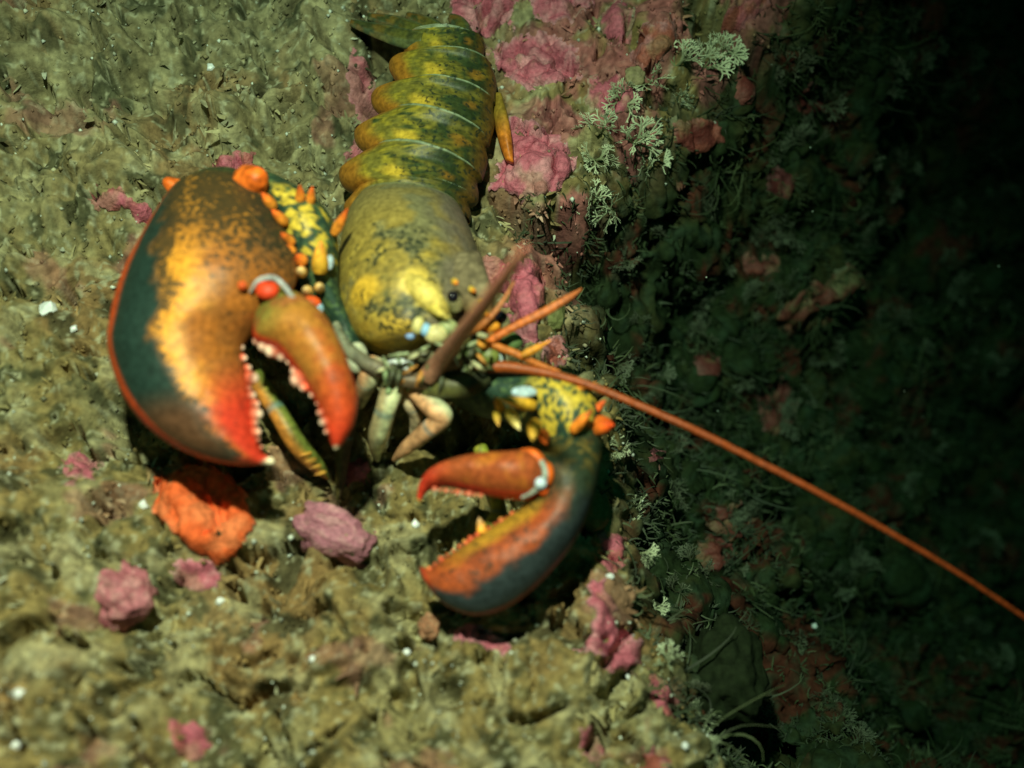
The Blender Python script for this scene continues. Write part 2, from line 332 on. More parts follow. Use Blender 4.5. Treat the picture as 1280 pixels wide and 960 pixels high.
CR = [
 ('pink_crust', [(565,-20),(560,18),(590,45),(615,50),(640,28),(655,-20)], .007, PK, PK2, 'knobbly pink crust at the top edge directly above the lobster tail'),
 ('pink_crust', [(610,62),(628,95),(665,112),(700,105),(728,95),(722,60),(690,38),(650,40)], .009, PK, PK2, 'thick pink crust to the right of the lobster tail, near the top'),
 ('pink_crust', [(655,-10),(668,25),(700,30),(740,10),(745,-20)], .007, PK, PK2, 'pink crust cut by the top edge, right of the crust above the tail'),
 ('pink_crust', [(628,140),(636,190),(610,235),(640,248),(700,245),(722,200),(700,165),(668,150)], .008, PK, PK2, 'broad pink crust beside the orange tail flap'),
 ('pink_crust', [(735,95),(730,130),(752,150),(790,140),(800,110),(770,92)], .006, PK, [.30,.26,.15], 'muddy pink crust left of the upper seaweed clump'),
 ('red_crust', [(798,35),(792,80),(815,92),(848,55),(845,25)], .008, PR2, PK2, 'bright red knobbly crust just left of the pale seaweed on the upper ledge'),
 ('pink_crust', [(868,58),(862,35),(905,15),(935,-5),(975,-25),(960,10),(915,45)], .007, PR2, PK, 'long red crust along the upper right rim of the ledge'),
 ('pink_crust', [(745,25),(760,55),(790,55),(795,15),(770,-5)], .006, PK, [.30,.26,.15], 'small dull pink crust at the top edge between two larger crusts'),
 ('pink_crust', [(600,320),(598,350),(628,375),(640,350),(632,318)], .007, PK, PR2, 'pink crust just behind the base of the thick pink feeler'),
 ('pink_crust', [(640,330),(632,385),(650,405),(675,402),(680,360),(668,322)], .010, PK, PR2, 'knobbly pink crust between the thick feeler and the short orange feeler'),
 ('pink_crust', [(628,392),(622,428),(650,440),(672,420),(670,398)], .006, [.36,.14,.17], PK, 'flat mauve pink crust under the short orange feeler'),
 ('pink_crust', [(672,428),(670,450),(698,462),(712,448),(708,425),(690,420)], .008, PR2, PK2, 'small pink crust knob above the root of the long feeler'),
 ('pink_crust', [(108,240),(120,262),(160,262),(195,292),(205,275),(180,252),(150,235)], .006, PK, PR2, 'pink branching crust against the outer edge of the larger claw'),
 ('pink_crust', [(258,205),(262,230),(290,238),(328,215),(320,190),(285,190)], .005, PK, PR2, 'pink crust behind the wrist of the larger claw'),
 ('pink_crust', [(440,60),(432,110),(450,160),(425,200),(452,205),(480,150),(470,90)], .005, [.36,.14,.15], PK, 'dull pink crust along the left side of the tail'),
 ('pink_crust', [(78,572),(80,602),(118,600),(125,578),(100,568)], .004, PK, [.3,.2,.14], 'faint pink crust on the silt left of the shadow of the larger claw'),
 ('pink_crust', [(218,700),(215,728),(250,745),(275,730),(270,705),(240,696)], .006, PK, PK2, 'small pink crust below the orange sponge'),
 ('pink_crust', [(205,895),(215,930),(240,955),(262,935),(250,905)], .006, PK, PR2, 'pink crust close to the bottom edge, left of the middle'),
 ('pink_crust', [(735,718),(733,760),(742,790),(716,812),(745,818),(770,838),(798,838),(802,800),(772,770),(757,722)], .007, PK, PK2, 'tall pink crust strip on the ledge rim below the smaller claw'),
 ('pink_crust', [(805,835),(810,865),(838,900),(850,885),(832,855)], .004, PK, PR2, 'narrow pink crust on the rim below the tall pink strip'),
 ('pink_crust', [(752,660),(750,705),(762,725),(782,710),(780,672)], .008, PK, PR2, 'pink knob on the rim right of the smaller claw'),
 ('pink_crust', [(563,785),(568,805),(600,812),(632,825),(636,802),(600,782)], .005, PK, PK2, 'pink crust peeping out under the smaller claw'),
 ('pink_crust', [(722,910),(728,945),(750,965),(752,930),(738,905)], .004, PK, [.3,.2,.14], 'small pink crust low on the silt near the bottom edge, right of the middle'),
 ('pink_crust', [(800,930),(806,975),(838,975),(832,940)], .005, PR2, PK, 'pink crust cut by the bottom edge near the rim'),
 ('pink_crust', [(428,575),(432,605),(452,612),(468,590),(450,570)], .004, PK, PR2, 'pink crust in the shade between the two claws'),
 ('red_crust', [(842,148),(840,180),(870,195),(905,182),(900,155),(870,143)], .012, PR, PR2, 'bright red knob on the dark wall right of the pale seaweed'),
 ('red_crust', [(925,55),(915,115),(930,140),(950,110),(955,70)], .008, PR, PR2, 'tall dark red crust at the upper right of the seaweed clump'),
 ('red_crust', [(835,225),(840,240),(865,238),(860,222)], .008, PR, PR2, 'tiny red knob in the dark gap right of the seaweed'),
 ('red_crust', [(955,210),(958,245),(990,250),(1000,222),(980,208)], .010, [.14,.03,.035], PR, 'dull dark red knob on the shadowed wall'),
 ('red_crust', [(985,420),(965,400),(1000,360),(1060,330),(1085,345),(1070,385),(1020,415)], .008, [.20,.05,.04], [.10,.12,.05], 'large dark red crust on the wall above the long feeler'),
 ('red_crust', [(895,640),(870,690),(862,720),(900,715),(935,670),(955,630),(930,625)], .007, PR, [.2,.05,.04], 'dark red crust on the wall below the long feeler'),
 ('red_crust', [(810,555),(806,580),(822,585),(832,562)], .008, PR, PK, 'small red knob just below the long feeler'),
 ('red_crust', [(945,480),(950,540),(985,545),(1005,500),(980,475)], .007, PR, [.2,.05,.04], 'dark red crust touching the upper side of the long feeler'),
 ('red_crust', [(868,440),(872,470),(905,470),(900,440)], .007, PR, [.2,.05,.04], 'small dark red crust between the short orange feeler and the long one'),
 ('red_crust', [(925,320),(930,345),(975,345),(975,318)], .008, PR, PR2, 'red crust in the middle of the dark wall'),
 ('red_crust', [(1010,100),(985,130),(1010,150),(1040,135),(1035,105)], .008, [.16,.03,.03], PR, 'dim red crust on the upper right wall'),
]
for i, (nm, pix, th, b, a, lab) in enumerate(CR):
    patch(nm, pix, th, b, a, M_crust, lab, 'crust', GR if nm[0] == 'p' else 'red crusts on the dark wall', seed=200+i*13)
patch('orange_sponge', [(188,632),(200,600),(225,585),(270,585),(305,612),(320,655),(302,696),(270,710),(245,690),(212,662)], .014, [.74,.12,.032], [.70,.20,.08], M_spon,
      'bright orange sponge on the silt below the larger claw', 'sponge', seed=905, lump=.15, edge=.013, th=.3, fill=.6, wob=.0025, mud=0)
blob('pink_stone', 418, 672, 54, 28, 38, [.38,.14,.20], [.50,.24,.28], M_crust, 'long mauve pink stone between the two claws, lowest of the gap', 'stone', 'pink coated stones', 3, rot=-.35, sink=.3)
blob('pink_stone', 158, 750, 34, 34, 34, [.42,.13,.17], [.52,.24,.26], M_crust, 'round pink stone at the lower left, standing on the silt', 'stone', 'pink coated stones', 5, rot=.5, sink=.3)
blob('brown_pebble', 536, 784, 13, 15, 14, [.34,.15,.09], [.36,.22,.14], M_rock, 'small brown pebble under the tip of the smaller claw', 'pebble', None, 7)
blob('round_sponge', 741, 642, 18, 24, 20, [.16,.15,.06], [.20,.19,.09], M_spon, 'round olive sponge ball right of the smaller claw', 'sponge', None, 8, rough=.15)
blob('round_sponge', 692, 398, 15, 20, 16, [.13,.14,.05], [.17,.17,.07], M_spon, 'olive sponge ball under the tip of the short orange feeler', 'sponge', None, 10, rough=.15)
blob('round_sponge', 792, 100, 13, 13, 11, [.26,.22,.12], [.32,.26,.16], M_spon, 'little beige sponge ball beside the upper seaweed', 'sponge', None, 12, rough=.15)
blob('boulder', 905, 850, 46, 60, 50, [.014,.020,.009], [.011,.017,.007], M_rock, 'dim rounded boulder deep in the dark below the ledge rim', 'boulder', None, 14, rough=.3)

# white shell fragments (things) and fine grit (stuff)
def shard(px, py, r, label, seed, name='shell_fragment', colr=(.78,.80,.85)):
    p = G(px, py); k = (p-CAM).length/.62*.0004*r; rnd = random.Random(seed); n = 7
    top = []; bot = []
    for i in range(n):
        a = 2*math.pi*i/n+rnd.uniform(-.3, .3); q = rnd.uniform(.6, 1.1)
        top.append((math.cos(a)*k*q*.75, math.sin(a)*k*q*.75, k*.22)); bot.append((math.cos(a)*k*q, math.sin(a)*k*q*.9, -k*.3))
    V = top+bot+[(0, 0, k*.42)]
    Fs = [(i, (i+1) % n, 2*n) for i in range(n)]+[(n+i, n+(i+1) % n, (i+1) % n, i) for i in range(n)]+[tuple(range(2*n-1, n-1, -1))]
    o = mesh_obj(name, V, Fs, M_grit, col=np.tile(colr, (len(V), 1)), smooth=False)
    o.location = p+Vector((0, 0, k*.55)); o.rotation_euler = (rnd.uniform(-.4, .4), rnd.uniform(-.4, .4), rnd.uniform(0, 6))
    return tag(o, label, 'shell', 'white shell fragments on the silt')
for i, (a, b, r, lab) in enumerate([(63,389,15,'large white shell chip at the far left, level with the claw'),
    (93,412,6,'small white shell chip right of the large chip at the far left'),(180,632,8,'pale shell chip at the left corner of the orange sponge'),
    (278,752,7,'white shell chip below the small pink crust'),(519,656,8,'white shell chip between the two fingers of the smaller claw'),
    (263,87,6,'white shell chip high on the silt above the larger claw'),(392,822,5,'tiny shell chip on the silt left of the brown pebble'),
    (762,722,7,'white shell chip beside the tall pink strip on the rim'),(507,815,6,'bluish shell chip below the brown pebble'),
    (785,848,5,'shell chip on the lower end of the tall pink strip'),(20,928,10,'pale shell chip in the bottom left corner'),
    (855,933,6,'bluish shell chip on the rim near the bottom edge'),(26,865,8,'greyish shell chip near the bottom left corner'),
    (1018,782,5,'lone pale shell chip down in the dark water')]):
    shard(a, b, r, lab, i)

# grit, silt flakes and hair algae: masses nobody could count
VA = 1/np.clip(VN[:, 2], .15, 1); SX, SY, SD = V[:, 0], V[:, 1], D.ravel()
def scatter(n, box, f):
    c = np.where((SX > box[0]) & (SX < box[1]) & (SY > box[2]) & (SY < box[3]))[0]
    w_ = VA[c]*f(SX[c], SY[c], SD[c]); k = c[rng.choice(len(c), n, p=w_/w_.sum())]
    j = V[k].copy(); j[:, :2] += rng.uniform(-.0005, .0005, (n, 2)); return j, VN[k]
def blades(name, q, nv, length, width, colf, m, curl=.6, up=.6, seed=0, nseg=3, label=None, cat=None, flow=None):
    n = len(q); x, y, z = q[:, 0], q[:, 1], q[:, 2]-.0004
    g = np.random.default_rng(seed); a = g.uniform(0, 2*np.pi, n)
    if flow is not None: a = flow+g.normal(0, .8, n)
    L_ = length*g.uniform(.4, 1.3, n); W = width*g.uniform(.6, 1.4, n)
    el = np.clip(g.normal(up, .35, n), -.1, 1.4); cu = g.normal(0, curl, n)
    base = np.stack([x, y, z], 1); V = np.zeros((n, (nseg+1)*2, 3)); pos = base.copy()
    for s in range(nseg+1):
        dirh = np.stack([np.cos(a)*np.cos(el), np.sin(a)*np.cos(el), np.zeros(n)], 1)+nv*np.sin(el)[:, None]
        side = np.stack([-np.sin(a), np.cos(a), .3*np.cos(a*3)], 1)
        ww = (W*(1-.75*(s/nseg)**2))[:, None]/2
        V[:, 2*s] = pos-side*ww; V[:, 2*s+1] = pos+side*ww
        pos = pos+dirh*(L_/nseg)[:, None]; a = a+cu/nseg; el = el-.35*g.random(n)
    k = (nseg+1)*2; b = np.arange(n)[:, None]*k
    Fq = np.concatenate([np.stack([b[:, 0]+2*s, b[:, 0]+2*s+1, b[:, 0]+2*s+3, b[:, 0]+2*s+2], 1) for s in range(nseg)])
    c = np.repeat(colf(x, y, g), k, axis=0)
    o = mesh_obj(name, V.reshape(-1, 3), Fq, m, col=c, smooth=False); tag(o, label, cat, kind='stuff'); return o
def silt_col(x, y, g):
    c = reef_col(x, y, np.full(len(x), -1.0))*g.uniform(.65, 1.35, (len(x), 1))
    pale = g.random(len(x)) < .05
    c[pale] = np.array([.42, .42, .34])*g.uniform(.7, 1.1, (pale.sum(), 1)); return c
q, nv = scatter(3200, (-.36, .30, -.27, .36), lambda x, y, d: (d < .004)*(.03+.97*ss(.0, .35, fbm(x*34, y*34, seed=301, oct=2))))
blades('silt_turf', q, nv, .0052, .0022, silt_col, M_rock, seed=11, up=.25, nseg=2, label='fuzzy silt covered algal turf over the lit ledge', cat='turf')
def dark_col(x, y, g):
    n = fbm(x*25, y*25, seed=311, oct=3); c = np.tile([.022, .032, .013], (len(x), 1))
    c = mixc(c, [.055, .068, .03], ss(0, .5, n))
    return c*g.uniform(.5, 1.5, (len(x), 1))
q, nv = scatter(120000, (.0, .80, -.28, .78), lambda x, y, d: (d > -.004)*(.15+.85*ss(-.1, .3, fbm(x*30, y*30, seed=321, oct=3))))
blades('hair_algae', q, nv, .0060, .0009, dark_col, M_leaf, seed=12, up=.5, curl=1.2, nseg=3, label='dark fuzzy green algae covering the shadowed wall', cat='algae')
q, nv = scatter(2600, (.03, .50, -.2, .5), lambda x, y, d: (d > -.006)*ss(.02, .3, fbm(x*18, y*18, seed=331, oct=2)))
blades('long_hair_algae', q, nv, .030, .0009, dark_col, M_leaf, seed=13, up=.35, curl=1.6, nseg=7, label='long trailing algae strands in the dark gap', cat='algae')
# grit grains
def grains(name, q, nv, r, colf, m, label, seed):
    n = len(q); g = np.random.default_rng(seed); x, y, z = q[:, 0], q[:, 1], q[:, 2]+r*.2
    O = np.array([[1,0,0],[-1,0,0],[0,1,0],[0,-1,0],[0,0,1],[0,0,-1]], float)
    R = (r*g.uniform(.4, 1.6, n))[:, None, None]
    V = np.stack([x, y, z], 1)[:, None, :]+O[None]*R*g.uniform(.6, 1.3, (n, 6, 1))
    T = np.array([[0,2,4],[2,1,4],[1,3,4],[3,0,4],[2,0,5],[1,2,5],[3,1,5],[0,3,5]])
    Fq = (np.arange(n)[:, None, None]*6+T[None]).reshape(-1, 3)
    o = mesh_obj(name, V.reshape(-1, 3), Fq, m, col=np.repeat(colf(x, y, g), 6, axis=0), smooth=False); tag(o, label, 'grit', kind='stuff')
q, nv = scatter(900, (-.36, .30, -.27, .36), lambda x, y, d: (d < .02)*(.1+.9*ss(0, .3, fbm(x*20, y*20, seed=341, oct=3))))
grains('shell_grit', q, nv, .0011, lambda x, y, g: np.array([.62, .66, .60])*g.uniform(.5, 1.1, (len(x), 1)), M_grit, 'pale shell grit sprinkled over the silt', 21)
q, nv = scatter(9000, (-.36, .30, -.27, .36), lambda x, y, d: (d < .01)*1.)
grains('silt_crumbs', q, nv, .0011, silt_col, M_rock, 'crumbs of silt lying on the ledge', 22)

g_ = np.random.default_rng(5); nq = 60
qq = np.stack([g_.uniform(-.2, .55, nq), g_.uniform(-.15, .45, nq), g_.uniform(-.25, .10, nq)], 1)
grains('drifting_specks', qq, None, .00045, lambda x, y, g: np.tile([.6, .7, .6], (len(x), 1)), M_grit, 'pale specks drifting in the water', 23)

# ---------------------------------------------------------------- branching seaweed tufts, one object each
def tuft_mesh(seed, spread=1.0, dark=1.0):
    rnd = random.Random(seed); V = []; F = []; C = []
    def seg(p, d, s, L_, wd, lev):
        q = p+d*L_; w0, w1 = wd*.8, wd*(1.0 if lev < 5 else .75); nrm = d.cross(s).normalized()
        b = len(V)
        for (o, ww) in ((p, w0), (q, w1)):
            V.extend([o-s*ww, o+nrm*ww*.35, o+s*ww, o-nrm*ww*.35])
        F.extend([(b+i, b+(i+1) % 4, b+4+(i+1) % 4, b+4+i) for i in range(4)]); F.append((b+4, b+5, b+6, b+7))
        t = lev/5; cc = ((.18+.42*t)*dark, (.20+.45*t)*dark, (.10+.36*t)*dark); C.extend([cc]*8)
        if lev < 5:
            kids = 2 if rnd.random() < .88 else 3
            for k in range(kids):
                an = (k-(kids-1)/2)*rnd.uniform(.5, 1.05)+rnd.uniform(-.15, .15)
                dd = (d*math.cos(an)+s*math.sin(an)+nrm*rnd.uniform(-.28, .28)).normalized()
                sn = (s-dd*s.dot(dd)).normalized()
                if lev > 2 and rnd.random() < .12: continue
                seg(q, dd, sn, L_*rnd.uniform(.72, .98), wd*.86, lev+1)
    for i in range(4):
        a = rnd.uniform(0, 6.28); d = Vector((math.cos(a)*.75*spread, math.sin(a)*.75*spread, .75)).normalized()
        s = d.cross(Vector((rnd.uniform(-1, 1), rnd.uniform(-1, 1), .3))).normalized()
        seg(Vector((0, 0, -.05)), d, s, .30, .058, 0)
    return np.array([tuple(v) for v in V]), F, np.array(C)
TM = []
for i in range(16):
    Vt, Ft, Ct = tuft_mesh(50+i, 1.0, 1.0 if i < 8 else .24); me_o = mesh_obj('seaweed_tuft', Vt, Ft, M_leaf, col=Ct, smooth=False); TM.append(me_o.data); bpy.data.objects.remove(me_o)  # second half for the wall: its shade is put into their colour
def tuft(px, py, size, label, group, i, tilt=None):
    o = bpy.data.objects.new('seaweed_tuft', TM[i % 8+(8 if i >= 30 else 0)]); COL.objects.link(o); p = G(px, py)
    o.location = p; s = size*.0004*(p-CAM).length/.62; o.scale = (s, s, s); rnd = random.Random(i)
    o.rotation_euler = (tilt[0] if tilt else rnd.uniform(-.5, .5), tilt[1] if tilt else rnd.uniform(-.5, .5), rnd.uniform(0, 6.28))
    return tag(o, label, 'seaweed', group)
near = [(845,82,30,'pale branching seaweed on the upper ledge rim, right of the bright red crust'),(880,85,30,'pale seaweed tuft at the right end of the upper clump'),(905,70,24,'small pale tuft at the outermost tip of the upper ledge'),
 (812,105,24,'pale tuft just below the bright red crust'),(775,130,26,'pale tuft on the rim in the middle of the slanting edge'),(842,125,24,'seaweed tuft drooping under the upper clump'),
 (750,165,28,'olive seaweed tuft at the right border of the broad pink crust'),(790,180,34,'large pale seaweed tuft hanging over the dark gap'),(808,212,28,'pale tuft at the outer end of the hanging clump'),
 (770,262,36,'pale fan shaped seaweed alone over the dark gap'),(745,200,24,'olive tuft between the broad crust and the hanging clump'),(740,255,22,'small tuft left of the fan shaped seaweed'),
 (655,552,16,'grey feathery tuft growing at the wrist of the smaller claw'),(800,690,20,'seaweed tuft on the rim right of the pink knob'),(812,760,22,'seaweed tuft on the rim beside the top of the tall pink strip'),
 (835,830,22,'seaweed tuft on the rim at the lower end of the tall pink strip'),(872,900,22,'seaweed tuft on the lowest rim near the bottom edge'),(705,745,20,'pale grey tuft left of the tall pink strip'),
 (900,940,20,'seaweed tuft at the very bottom of the rim'),(795,640,20,'seaweed tuft right of the round olive sponge ball'),(775,560,18,'dark tuft close to the wrist of the smaller claw, right side')]
for i, (a, b, s, lab) in enumerate(near): tuft(a, b, s, lab, 'seaweed tufts along the ledge rim', i)
darkp = [(1000,530,26,'branching tuft on the dark wall below the middle of the long feeler'),(985,280,30,'tuft in the upper middle of the dark wall'),(1030,130,28,'tuft high on the upper right wall'),
 (1010,185,30,'leafy tuft right of the dull dark red knob'),(1185,270,24,'lone pale tuft near the right edge of the picture'),(990,90,24,'tuft at the top of the dark wall right of the tall red crust')]
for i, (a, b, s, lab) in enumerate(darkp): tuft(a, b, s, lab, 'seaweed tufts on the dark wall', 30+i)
rnd = random.Random(99); k = 0
while k < 90:
    a, b = rnd.uniform(760, 1270), rnd.uniform(10, 940)
    if SD[gidx(a, b)] < .015: continue
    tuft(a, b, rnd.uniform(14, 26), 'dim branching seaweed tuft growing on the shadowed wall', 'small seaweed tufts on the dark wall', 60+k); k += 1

# ---------------------------------------------------------------- lobster
def cr(a, b, c, d, t): return .5*((2*b)+(-a+c)*t+(2*a-5*b+4*c-d)*t*t+(-a+3*b-3*c+d)*t**3)
def resample(rows, n):
    A = np.array(rows, float); m = len(A); out = []
    for k in range(n):
        u = k/(n-1)*(m-1); i = min(int(u), m-2); t = u-i
        out.append(cr(A[max(i-1, 0)], A[i], A[i+1], A[min(i+2, m-1)], t))
    return np.array(out)
def loft(st, colf, up=(0, -.25, .97), n=90, nr=64, ex=1.0, cap=True):
    """st rows: Lpx,Lpy,Lz, Rpx,Rpy,Rz, t_up, t_dn  ->  V, F, colours, mask"""
    rows = [tuple(P(r[0], r[1], r[2]))+tuple(P(r[3], r[4], r[5]))+(r[6], r[7]) for r in st]
    R = resample(rows, n); up = Vector(up).normalized(); V = []; U = []; Sv = []; W = []
    for k, r in enumerate(R):
        Lp, Rp = Vector(r[0:3]), Vector(r[3:6]); c = (Lp+Rp)/2; h = (Rp-Lp)/2; hn = h.normalized()
        un = (up-hn*up.dot(hn)).normalized(); tu, td = max(r[6], 1e-5), max(r[7], 1e-5)
        for j in range(nr):
            a = 2*math.pi*j/nr; cs, sn = math.cos(a), math.sin(a)
            V.append(c+h*cs+un*((tu if sn > 0 else td)*math.copysign(abs(sn)**ex, sn))); U.append(cs); Sv.append(k/(n-1)); W.append(sn)
    F = [(k*nr+j, k*nr+(j+1) % nr, (k+1)*nr+(j+1) % nr, (k+1)*nr+j) for k in range(n-1) for j in range(nr)]
    if cap:
        for k0 in (0, n-1):
            c = sum((V[k0*nr+j] for j in range(nr)), Vector())/nr; V.append(c); U.append(0); Sv.append(0 if k0 == 0 else 1); W.append(0)
            F += [(k0*nr+j, k0*nr+(j+1) % nr, len(V)-1) if k0 else (k0*nr+(j+1) % nr, k0*nr+j, len(V)-1) for j in range(nr)]
    V = np.array([tuple(v) for v in V]); c, m = colf(np.array(Sv), np.array(U), np.array(W), V)
    return V, F, c, np.repeat(np.asarray(m)[:, None], 3, 1)
def tube(pts, radii, colf, n=40, nr=16, flat=1.0, sm=True):
    R = resample([tuple(p)+(r,) for p, r in zip(pts, radii)], n); V = []; Sv = []; A = []
    prev = None
    for k in range(n):
        p = Vector(R[k][:3]); q = Vector(R[min(k+1, n-1)][:3])-Vector(R[max(k-1, 0)][:3]); q.normalize()
        s = q.cross(Vector((.1, -.3, 1))).normalized() if prev is None else (prev-q*prev.dot(q)).normalized(); prev = s; t = s.cross(q)
        for j in range(nr):
            a = 2*math.pi*j/nr; V.append(p+s*math.cos(a)*R[k][3]+t*math.sin(a)*R[k][3]*flat); Sv.append(k/(n-1)); A.append(math.cos(a))
    F = [(k*nr+j, k*nr+(j+1) % nr, (k+1)*nr+(j+1) % nr, (k+1)*nr+j) for k in range(n-1) for j in range(nr)]
    F.append(tuple(range(nr-1, -1, -1))); F.append(tuple((n-1)*nr+j for j in range(nr)))
    V = np.array([tuple(v) for v in V]); c, m = colf(np.array(Sv), np.array(A), np.array(A), V)
    return V, F, c, np.repeat(np.asarray(m)[:, None], 3, 1)
def emit(name, parts, mt, parent):
    V = []; F = []; C = []; Mk = []; o = 0
    for v, f, c, m in parts:
        V.append(v); F += [tuple(i+o for i in q) for q in f]; C.append(c); Mk.append(m); o += len(v)
    V = np.vstack(V); V[:, 2] += .0004*fbm(V[:, 0]*95, V[:, 1]*95, V[:, 2]*95, oct=3, seed=77)
    return mesh_obj(name, V-np.array(parent_world[parent.name]), F, mt, parent=parent, col=np.vstack(C), msk=np.vstack(Mk))
LB = P(520, 300, 0.0)
lob = bpy.data.objects.new('lobster', None); COL.objects.link(lob); lob.location = LB
tag(lob, 'olive and orange lobster with two big claws resting on the silty ledge', 'lobster')
class _PW(dict):
    def __missing__(self, k): return tuple(LB)      # every part is built in the lobster's own space
parent_world = _PW()

def N3(V, s, seed, o=4): return fbm(V[:, 0]*s, V[:, 1]*s, V[:, 2]*s, oct=o, seed=seed)
def _mot(V): return (1+.55*N3(V, 190, 480))[:, None]
def flat(c, m=0.): return lambda s, u, w, V: (np.tile(c, (len(s), 1)).astype(float)*_mot(V), np.full(len(s), m))
def grad(a, b, t=.5, m=0.): return lambda s, u, w, V: (mixc(np.tile(a, (len(s), 1)).astype(float), b, ss(t-.3, t+.3, s))*_mot(V), np.full(len(s), m))

# -- body: carapace, six ringed tail segments and the tail fan
def carap_col(s, u, w, V):
    n = N3(V, 60, 400); n2 = N3(V, 160, 410)
    c = np.tile([.27, .20, .045], (len(s), 1))
    c = mixc(c, [.17, .16, .075], ss(-.1, .35, n+.45*(u+.1)))                 # olive
    c = mixc(c, [.145, .14, .095], ss(.30, .0, s)*.5)                         # grey olive saddle at back
    c = mixc(c, [.16, .13, .11], ss(.25, .7, u+.2*n)*.7)                       # brownish right flank
    c = mixc(c, [.46, .28, .03], ss(-.45, -.85, u+.25*n)*ss(.35, .8, s)*.9)    # yellow lower left edge
    c = mixc(c, [.50, .36, .06], ss(.15, .4, n2+.2*n)*ss(.25, .45, s)*ss(.6, .2, u)*.75)
    c = mixc(c, [.04, .06, .03], ss(.12, .35, N3(V, 110, 415))*ss(.35, .5, s)*ss(.5, .1, np.abs(u+.25))*.8)
    c = mixc(c, [.05, .06, .025], ss(.07, .015, np.abs(N3(V, 150, 418)))*ss(.2, .4, s)*ss(.75, .4, np.abs(u+.1))*.75)
    c = mixc(c, [.06, .075, .035], ss(.5, .62, s)*ss(.35, .1, np.abs(u-.02+.2*n))*.6)
    c = mixc(c, [.22, .25, .13], ss(.022, .012, s)*.7)
    for (a, b, r, cc) in [(452,367,.007,[.58,.36,.04]),(535,378,.008,[.58,.44,.08]),(522,366,.007,[.55,.40,.07]),(548,388,.006,[.62,.55,.15]),(495,425,.012,[.50,.33,.05])]:
        q = P(a, b, .065); dd_ = np.hypot(V[:, 0]-q.x, V[:, 1]-q.y); c = mixc(c, cc, ss(r*1.2, r*.6, dd_*(1+.3*n))*(w > 0))
    m = .33*ss(.95, .35, np.abs(u+.12))*ss(.12, .35, s)*(w > 0)*ss(-.45, .15, n)*ss(1, .9, s)+.08
    return c, m
body = []
CS = [(448,250,.022, 576,262,.020,.026,.022),(434,275,.026, 586,285,.024,.035,.026),(426,308,.030, 598,318,.027,.040,.030),(422,345,.033, 604,346,.030,.043,.032),
      (424,380,.035, 602,372,.034,.042,.033),(434,408,.036, 595,392,.038,.038,.033),(452,430,.037, 586,408,.042,.034,.030),(478,442,.038, 578,420,.045,.029,.026),
      (508,440,.042, 582,428,.046,.020,.02),(535,430,.046, 568,424,.048,.006,.006)]
Vc, Fc, Cc, Mc = loft(CS, carap_col, up=(.12, -.15, .97), n=120, nr=96)
_n = 120; _u = np.concatenate([np.tile(np.cos(2*np.pi*np.arange(96)/96), _n), [0, 0]]); _s = np.concatenate([np.repeat(np.arange(_n)/(_n-1), 96), [0, 1]]); _w = np.concatenate([np.tile(np.sin(2*np.pi*np.arange(96)/96), _n), [0, 0]])
_g = np.exp(-((_s-.24-.20*_u*_u)/.016)**2)*(_w > 0)*ss(.95, .75, np.abs(_u))+.7*np.exp(-((_u-.22)/.03)**2)*(_w > 0)*ss(.3, .2, _s)
Vc[:, 2] -= .0011*_g
body.append((Vc, Fc, Cc, Mc))
def seg_col(k):
    def f(s, u, w, V):
        n = N3(V, 90, 430+k); n2 = N3(V, 220, 440)
        c = np.tile([.20, .17, .03], (len(s), 1))
        c = mixc(c, [.045, .070, .025], ss(-.15, .30, n+.6*u))
        c = mixc(c, [.035, .045, .018], ss(.08, .02, np.abs(N3(V, 210, 445)))*ss(-.7, -.2, u)*.7)
        c = mixc(c, [.36, .28, .03], ss(.05, .4, n2+.3*n)*ss(.5, -.2, u)*.9)
        c = mixc(c, [.42, .17, .02], ss(-.55, -.82, u+.1*n)*.95)                # orange brown side flaps
        c = mixc(c, [.26, .12, .02], ss(.72, .95, u)*.7)
        c = mixc(c, [.70, .46, .05], ss(.24, .08, np.hypot((u+.18)*1.1, (s-.80)*.9)+.10*n)*.9)
        c = mixc(c, [.62, .26, .03], ss(.14, .06, np.hypot((u-.62), (s-.6)*.8)+.1*n)*.5)
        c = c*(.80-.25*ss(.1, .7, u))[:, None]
        c = mixc(c, [.24, .30, .20], ss(.06, .04, s)*ss(.97, .8, np.abs(u))*.8)
        return c, .26*ss(-.6, .0, u)+.05
    return f
